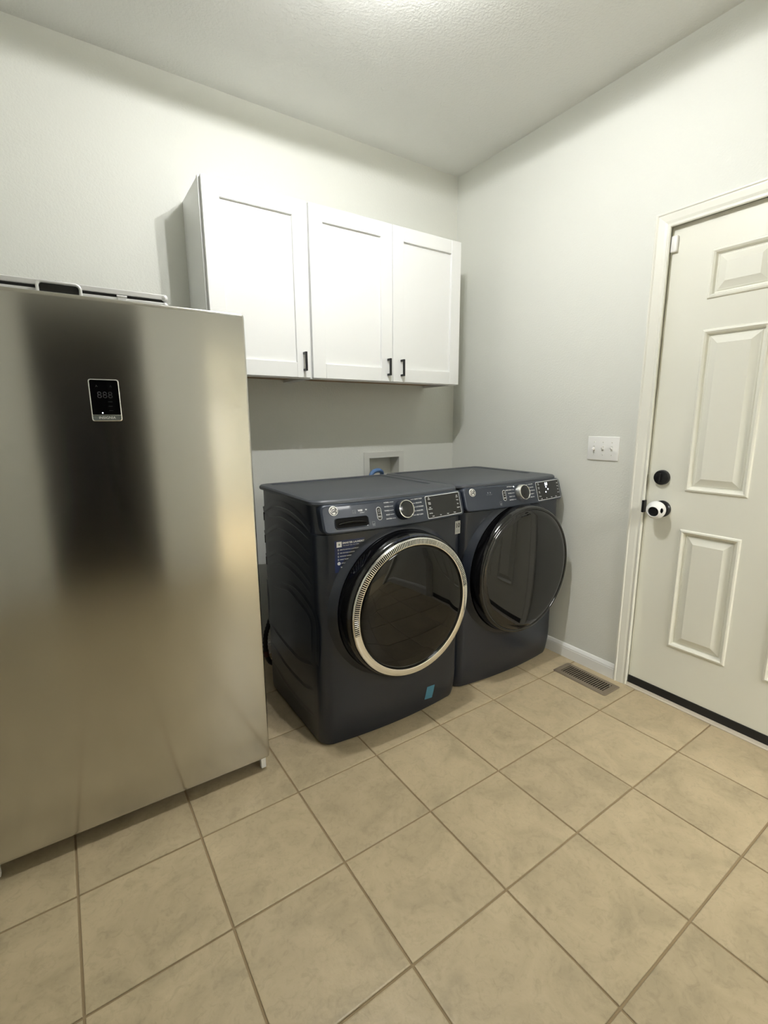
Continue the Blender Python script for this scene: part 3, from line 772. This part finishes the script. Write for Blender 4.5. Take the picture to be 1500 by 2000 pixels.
    for k, s in enumerate(['Soil\nLevel', 'Temp', 'Spin', 'Options'] if kind == 'washer' else ['Level', 'Temp', 'Time', 'Options']):
        txt('display_label', s, dx1 - 0.018, 0.966 - 0.0155 * k, 0.0058, f=f4, bold=0.0001)
    for k, s in enumerate(['Lock', 'Fan', 'Steam', 'Damp'] if kind == 'dryer' else ['Lock', 'Oxi', 'Vent', 'Rinse']):
        txt('display_label', s, dx0 + 0.03 + k * 0.043, dz0 + 0.0085, 0.0058, f=f4, bold=0.0001)
    if kind == 'dryer':
        txt('lit_digits', '1:8', 0.211, 0.9685, 0.019, 'lit', f=f4, bold=0.0012)
        for u, v in ((0.208, 0.955), (0.222, 0.943), (0.200, 0.931)):
            decal('lit_icon', mv(rect2d(-0.0045, 0.0045, -0.0035, 0.0035, 0.003, 1), u, v), 'lit', f4)
    else:
        pass
    # ---- recessed pull of the detergent drawer
    if kind == 'washer':
        dr = decal('drawer_pull', mv(rect2d(-0.066, 0.066, -0.0185, 0.0185, 0.010, 6), -0.222, 0.9205), 'slot', fo, 'dark recessed pull of the detergent drawer')
        bm = BM()
        rr_ = rrect(-0.070, 0.070, -0.0215, 0.0195, 0.012, 5, 6); ri = rrect(-0.064, 0.064, -0.0165, 0.0175, 0.009, 5, 6); rm = rrect(-0.067, 0.067, -0.019, 0.0185, 0.011, 5, 6)
        f5 = lambda off: (lambda u, v: pf(off)(u - 0.222, v + 0.9205))
        loft(bm, [[f5(0.004)(*p) for p in rr_], [f5(0.0075)(*p) for p in rm], [f5(0.0045)(*p) for p in ri]], cap0=False, cap1=False)
        obj('pull_lip', bm, 'body', cp, True, autos=60)
        bm = BM(); tube(bm, [f5(0.0062)(-0.056 + 0.112 * k / 8, 0.003 - 0.006 * (k / 4 - 1) ** 2) for k in range(9)], 0.0045, 8); obj('pull_bar', bm, 'gloss', cp, True)
    # ---- door
    cz = 0.566 if kind == 'washer' else 0.573
    if kind == 'washer':
        bm = lathe(BM(), [(0.3255, -0.741), (0.3165, -0.744), (0.3085, -0.749), (0.3025, -0.753), (0.3000, -0.754), (0.2975, -0.752), (0.2967, -0.745)], 0, cz, 128)
        for v in bm.verts:
            r_ = math.hypot(v.co.x, v.co.z - cz); t_ = max(0.0, min(1.0, (r_ - 0.3005) / 0.027))
            v.co.x = max(-HW + 0.003, min(HW - 0.003, v.co.x)); v.co.y += t_ * BOW * (v.co.x / HW) ** 2
        obj('door_surround', bm, 'body', t, True, autos=60)
        dor = obj('door', lathe(BM(), [(0.2965, -0.690), (0.2975, -0.765), (0.2970, -0.793), (0.2950, -0.812), (0.2910, -0.823), (0.285, -0.828), (0.280, -0.824), (0.278, -0.80)], 0, cz, 128), 'gloss', t, True, autos=60, label='gloss black round door rim')
        obj('chrome_ring', lathe(BM(), [(0.2815, -0.815), (0.2812, -0.834), (0.279, -0.8375), (0.276, -0.838), (0.256, -0.8395), (0.2535, -0.8385), (0.252, -0.833), (0.252, -0.82)], 0, cz, 128), 'chrome', dor, True, autos=50, label='ribbed chrome ring')
        na = 120; lo = math.radians(8); hi = math.radians(191)
        ch = [[(r * math.cos(lo + (hi - lo) * k / na), y, cz + r * math.sin(lo + (hi - lo) * k / na)) for r, y in ((0.2765, -0.8383), (0.2575, -0.8398))] for k in range(na + 1)]
        bm = BM(); loft(bm, ch, closed=False, cap0=False, cap1=False); obj('ring_channel', bm, 'channel', dor, label='dark channel between the chrome ribs')
        bm = BM()
        for k in range(112):
            a = math.radians(9 + (190 - 9) * k / 111); ca, sa = math.cos(a), math.sin(a)
            def P(r, s, y): return (r * ca - s * sa, y, cz + r * sa + s * ca)
            w_ = 0.0021
            loft(bm, [[P(0.2570, -w_, -0.8395), P(0.2570, w_, -0.8395), P(0.2770, w_, -0.8380), P(0.2770, -w_, -0.8380)],
                      [P(0.2580, -w_ * .5, -0.8422), P(0.2580, w_ * .5, -0.8422), P(0.2762, w_ * .5, -0.8408), P(0.2762, -w_ * .5, -0.8408)]], cap0=False)
        o = obj('ring_ribs', bm, 'chrome', dor, False); o['kind'] = 'stuff'
        obj('door_glass', lathe(BM(), [(0.2522, -0.826), (0.250, -0.831), (0.240, -0.8345), (0.18, -0.8385), (0.09, -0.8405), (0, -0.841)], 0, cz, 128), 'glass', dor, True, autos=60, label='dark glossy round door glass')
        # faint lettering on the black rim, bent along the arc
        s = 'ULTRAFRESH VENT SYSTEM'
        tb = text_bm(s, 0.0135, 'CENTER')
        for v in tb.verts:
            a = PI / 2 + 0.04 - v.co.x / 0.289; rr_ = 0.2885 + v.co.y * 0.40
            yy = -0.8257 + (rr_ - 0.2885) * 0.9 - 0.0012
            v.co = Vector((rr_ * math.cos(a), yy, cz + rr_ * math.sin(a)))
        obj('rim_lettering', tb, 'blueprint', dor)
        # stickers on the front
        fb = lambda off: (lambda u, v: (u, bowed(Df(v), u) - off, v))
        hyp = [(-0.164 - 0.114 * s_ - 0.012 * math.sin(PI * s_), 0.8545 - 0.122 * s_ + 0.010 * math.sin(PI * s_)) for s_ in [k / 8 for k in range(9)]]
        decal('sticker', poly2d([(-0.290, 0.8545)] + [(-0.290, 0.731)] + hyp[::-1]), 'sticker', fb(0.0008), 'blue corner sticker with white lettering', body)
        f6 = fb(0.0014); f7 = fb(0.002)
        decal('sticker_icon', rect2d(-0.282, -0.262, 0.829, 0.850, 0, 1), 'print', f6, None, body)
        decal('sticker_icon', rect2d(-0.275, -0.269, 0.836, 0.843, 0.001, 1), 'greyprint', f7, None, body)
        txt('sticker_text', 'SMARTER LAUNDRY', -0.259, 0.8435, 0.0098, 'print', 'LEFT', f6, 0, 0.0003, body)
        txt('sticker_text', 'THE SMART WAY TO WASH', -0.258, 0.8335, 0.0052, 'print', 'LEFT', f6, 0, 0, body)
        for k, s in enumerate(['REMOTE CONTROL & NOTIFICATIONS', 'NEW FEATURES & UPDATES', 'ADVANCED CLEANING', 'ENERGY TRACKING']):
            z = 0.8185 - 0.0125 * k
            txt('sticker_text', s, -0.270, z, 0.0050 - 0.0002 * k, 'print', 'LEFT', f6, 0, 0.0001, body)
            decal('sticker_bullet', ring2d([(-0.278, z - 0.003), (-0.274, z - 0.003), (-0.274, z + 0.003), (-0.278, z + 0.003)], [(-0.2773, z - 0.002), (-0.2747, z - 0.002), (-0.2747, z + 0.002), (-0.2773, z + 0.002)]), 'print', f6, None, body)
        decal('sticker_roundel', disc2d(-0.274, 0.7665, 0.0062, 20), 'print', f6, None, body)
        txt('sticker_text', 'GE', -0.274, 0.7665, 0.006, 'sticker', 'CENTER', f7, 0.2, 0, body)
        txt('sticker_text', 'APPLIANCES', -0.265, 0.7665, 0.0058, 'print', 'LEFT', f6, 0, 0, body)
        txt('sticker_text', 'SmartHQ', -0.268, 0.7515, 0.0072, 'print', 'LEFT', f6, 0, 0.0001, body)
        decal('warranty_sticker', rect2d(0.305, 0.340, 0.797, 0.855, 0, 2), 'greysticker', fb(0.0008), 'small grey sticker with the number 10', body)
        txt('sticker_number', '10', 0.3225, 0.834, 0.029, 'blackprint', 'CENTER', f6, 0, 0.0008, body)
        for k in range(3): decal('sticker_line', rect2d(0.310, 0.335, 0.8145 - 0.005 * k, 0.8165 - 0.005 * k, 0, 1), 'greyprint', f6, None, body)
        decal('tape_strip', (lambda b: (b, bmesh.ops.subdivide_edges(b, edges=b.edges[:], cuts=4, use_grid_fill=True))[0])(poly2d([(0.136, 0.062), (0.183, 0.054), (0.193, 0.119), (0.146, 0.124)])), 'tape', fb(0.001), 'strip of teal tape near the washer base', body)
    else:
        bm = lathe(BM(), [(0.3465, -0.741), (0.3375, -0.744), (0.3295, -0.749), (0.3235, -0.753), (0.3210, -0.754), (0.3185, -0.752), (0.3177, -0.745)], 0, cz, 128)
        for v in bm.verts:
            r_ = math.hypot(v.co.x, v.co.z - cz); t_ = max(0.0, min(1.0, (r_ - 0.3215) / 0.027))
            v.co.x = max(-HW + 0.003, min(HW - 0.003, v.co.x)); v.co.y += t_ * BOW * (v.co.x / HW) ** 2
        obj('door_surround', bm, 'body', t, True, autos=60)
        dor = obj('door', lathe(BM(), [(0.317, -0.690), (0.317, -0.775), (0.3155, -0.797), (0.311, -0.810), (0.306, -0.8145), (0.300, -0.8155), (0.297, -0.812)], 0, cz, 128), 'gloss', t, True, autos=60, label='gloss black round door rim')
        obj('door_glass', lathe(BM(), [(0.298, -0.811), (0.294, -0.8150), (0.27, -0.8175), (0.18, -0.8215), (0.09, -0.8235), (0, -0.824)], 0, cz, 128), 'dglass', dor, True, autos=60, label='smoked glossy round door glass')
    return t

machine('washer', 'dark blue front-load washer with ribbed chrome door ring beside the refrigerator', (-1.105, -0.180, 0))
machine('dryer', 'dark blue front-load dryer with all-black round door beside the wall', (-0.387, -0.155, 0))
hp = spline([(-1.39, -0.215, 0.36), (-1.432, -0.250, 0.30), (-1.4585, -0.264, 0.24), (-1.4600, -0.264, 0.16), (-1.442, -0.25, 0.10), (-1.40, -0.20, 0.05), (-1.36, -0.14, 0.03)], 8)
bm = BM(); tube(bm, hp, [0.0105 + (0.0016 if k % 2 else 0) for k in range(len(hp))], 12)
dh = tag(obj('drain_hose', bm, 'blackrub', None, True, autos=70), 'black drain hose behind the washer, low beside the refrigerator', 'hose')
bm = BM(); tube(bm, [(-1.4602, -0.264, 0.165), (-1.4585, -0.2635, 0.135)], 0.0135, 12); obj('hose_collar', bm, 'redplastic', dh)

# ------------------------------------------------------------------ refrigerator
fr = thing('refrigerator', 'brushed stainless steel upright refrigerator with a single plain door', 'refrigerator', (-2.0865, -0.83, 0))
fx0, fx1 = -0.4165, 0.4165
bm = BM(); L_ = []
for z, i in ((0.056, 0.010), (0.0575, 0.004), (0.062, 0.001), (0.068, 0.0), (1.608, 0.0), (1.6145, 0.001), (1.618, 0.004), (1.6195, 0.010)):
    L_.append([(x, y, z) for x, y in rrect(fx0 + i, fx1 - i, -0.040 + i * 0.6, 0.024, 0.008, 5, 2)])
loft(bm, L_); fd = obj('door', bm, 'steel', fr, True, autos=30)
bm = BM(); box(bm, fx0 + 0.003, fx1 - 0.003, 0.024, 0.034, 0.07, 1.60); obj('door_gasket', bm, 'blackrub', fr)
bm = BM(); box(bm, fx0, fx1, 0.034, 0.70, 0.045, 1.600, 0.006); obj('cabinet_body', bm, 'slot', fr).data.materials[0] = mat('fridge_grey', lin(70, 71, 72), 0.45)
for sx in (-0.395, 0.398):
    for yy in (-0.008, 0.64):
        bm = BM(); box(bm, sx - 0.009, sx + 0.009, yy - 0.009, yy + 0.009, 0.0005, 0.057, 0.002, 2); obj('foot', bm, 'white', fr, label='white levelling foot')
bm = BM(); box(bm, fx0 + 0.04, fx1 - 0.04, 0.05, 0.07, 0.012, 0.046); obj('kick_plate', bm, 'blackrub', fr)
cx0, cx1, cz0, cz1 = -2.1105 + 2.0865, -2.0375 + 2.0865, 1.2935, 1.4065
ff = lambda off: (lambda u, v: (u, -0.0400 - off, v))
bm = BM(); a = rrect(cx0, cx1, cz0, cz1, 0.006, 5, 1); b_ = rrect(cx0 + 0.0022, cx1 - 0.0022, cz0 + 0.0022, cz1 - 0.0022, 0.005, 5, 1)
loft(bm, [[ff(-0.001)(*p) for p in a], [ff(0.002)(*p) for p in a], [ff(0.0028)(*p) for p in b_], [ff(0.0012)(*p) for p in b_]], cap0=False, cap1=False)
fp = obj('control_panel', bm, 'silver', fd, True, autos=40, label='small silver-framed display')
def fdec(nm, bm, m): return obj(nm, flat(bm, ff(0.0014)), m, fd)
obj('display', flat(rect2d(cx0 + 0.0018, cx1 - 0.0018, cz0 + 0.017, cz1 - 0.0018, 0.003, 1), ff(0.0010)), 'gloss', fd)
obj('name_strip', flat(rect2d(cx0 + 0.0018, cx1 - 0.0018, cz0 + 0.0018, cz0 + 0.0165, 0.003, 1), ff(0.0010)), mat('strip_grey', lin(92, 98, 96), 0.4), fd)
obj('strip_line', flat(rect2d(cx0 + 0.002, cx1 - 0.002, cz0 + 0.0158, cz0 + 0.0178, 0, 1), ff(0.0016)), 'silver', fd)
cxm = (cx0 + cx1) / 2
def ftx(s, x, z, size, m): 
    b = text_bm(s, size); 
    for v in b.verts: v.co.x += x; v.co.y += z
    return obj('panel_text', flat(b, ff(0.0015)), m, fd)
ftx('INSIGNIA', cxm, cz0 + 0.0092, 0.0098, 'print')
ftx('888', cxm, cz0 + 0.070, 0.026, 'dimprint')
ftx('^', cxm - 0.018, cz0 + 0.092, 0.014, 'dimprint'); ftx('^', cxm + 0.016, cz0 + 0.092, 0.014, 'dimprint')
for k in range(3): 
    obj('panel_icon', flat(rect2d(cxm + 0.006, cxm + 0.016, cz0 + 0.052 - 0.012 * k, cz0 + 0.0535 - 0.012 * k, 0, 1), ff(0.0015)), 'dimprint', fd)
obj('status_light', flat(disc2d(cxm - 0.010, cz0 + 0.0225, 0.0018, 12), ff(0.0016)), 'lit', fd)

# ------------------------------------------------------------------ aluminium case lying on the refrigerator
cs = thing('tool_case', 'thin black case with silver aluminium edges lying on top of the refrigerator', 'case', (-2.147, -0.62, 1.6005))
hw, hy0, hy1, hh = 0.272, -0.158, 0.16, 0.066
bm = BM(); box(bm, -hw + 0.004, hw - 0.004, hy0 + 0.004, hy1 - 0.004, 0.001, hh - 0.003); obj('case_shell', bm, 'blackrub', cs)
for z0_, z1_ in ((0.0, 0.046), (hh - 0.0145, hh)):
    bm = BM(); th = 0.012
    if z0_ == 0.0: z0_, z1_ = 0.028, 0.0435
    box(bm, -hw, hw, hy0, hy0 + th, z0_, z1_, 0.002); box(bm, -hw, hw, hy1 - th, hy1, z0_, z1_, 0.002)
    box(bm, -hw, -hw + th, hy0 + th, hy1 - th, z0_, z1_, 0.002); box(bm, hw - th, hw, hy0 + th, hy1 - th, z0_, z1_, 0.002)
    obj('edge_frame', bm, 'anodised', cs)
bm = BM(); th = 0.012
box(bm, -hw, hw, hy0, hy0 + th, 0.0, 0.010, 0.002); box(bm, -hw, hw, hy1 - th, hy1, 0.0, 0.010, 0.002); obj('edge_frame', bm, 'anodised', cs)
for sx in (-1, 1):
    bm = BM(); bmesh.ops.create_uvsphere(bm, u_segments=16, v_segments=10, radius=0.0105)
    spin_to(bm, Matrix.Translation((sx * (hw - 0.006), hy0 + 0.006, hh - 0.009))); obj('corner_cap', bm, 'anodised', cs, True)
    bm = BM(); bmesh.ops.create_uvsphere(bm, u_segments=16, v_segments=10, radius=0.0095)
    spin_to(bm, Matrix.Translation((sx * (hw - 0.006), hy0 + 0.005, 0.036))); obj('corner_cap', bm, 'anodised', cs, True)
    bm = BM(); box(bm, sx * 0.150 - 0.012, sx * 0.150 + 0.012, hy0 - 0.006, hy0, 0.034, 0.046, 0.002); la = obj('latch', bm, 'anodised', cs)
    bm = BM(); tube(bm, [(sx * 0.150 - 0.013, hy0 - 0.005, 0.046), (sx * 0.150 + 0.013, hy0 - 0.005, 0.046)], 0.003, 8); obj('latch_pin', bm, 'anodised', la)
bm = BM(); box(bm, -0.007, 0.007, hy0 - 0.003, hy0, hh - 0.008, hh + 0.003, 0.001); obj('hinge_tab', bm, 'anodised', cs)
bm = BM(); hp = [(-0.049, hy0 - 0.006, 0.022), (-0.049, hy0 - 0.008, 0.050), (-0.046, hy0 - 0.0085, 0.057), (-0.039, hy0 - 0.009, 0.0605), (0.0, hy0 - 0.009, 0.0605), (0.039, hy0 - 0.009, 0.0605), (0.046, hy0 - 0.0085, 0.057), (0.049, hy0 - 0.008, 0.050), (0.049, hy0 - 0.006, 0.022)]
tube(bm, hp, 0.0042, 10); obj('handle', bm, 'anodised', cs, True, autos=70)
bm = BM(); box(bm, -0.045, 0.045, hy0 - 0.003, hy0 + 0.001, 0.03, 0.058, 0.001); obj('handle_plate', bm, 'blackrub', cs)
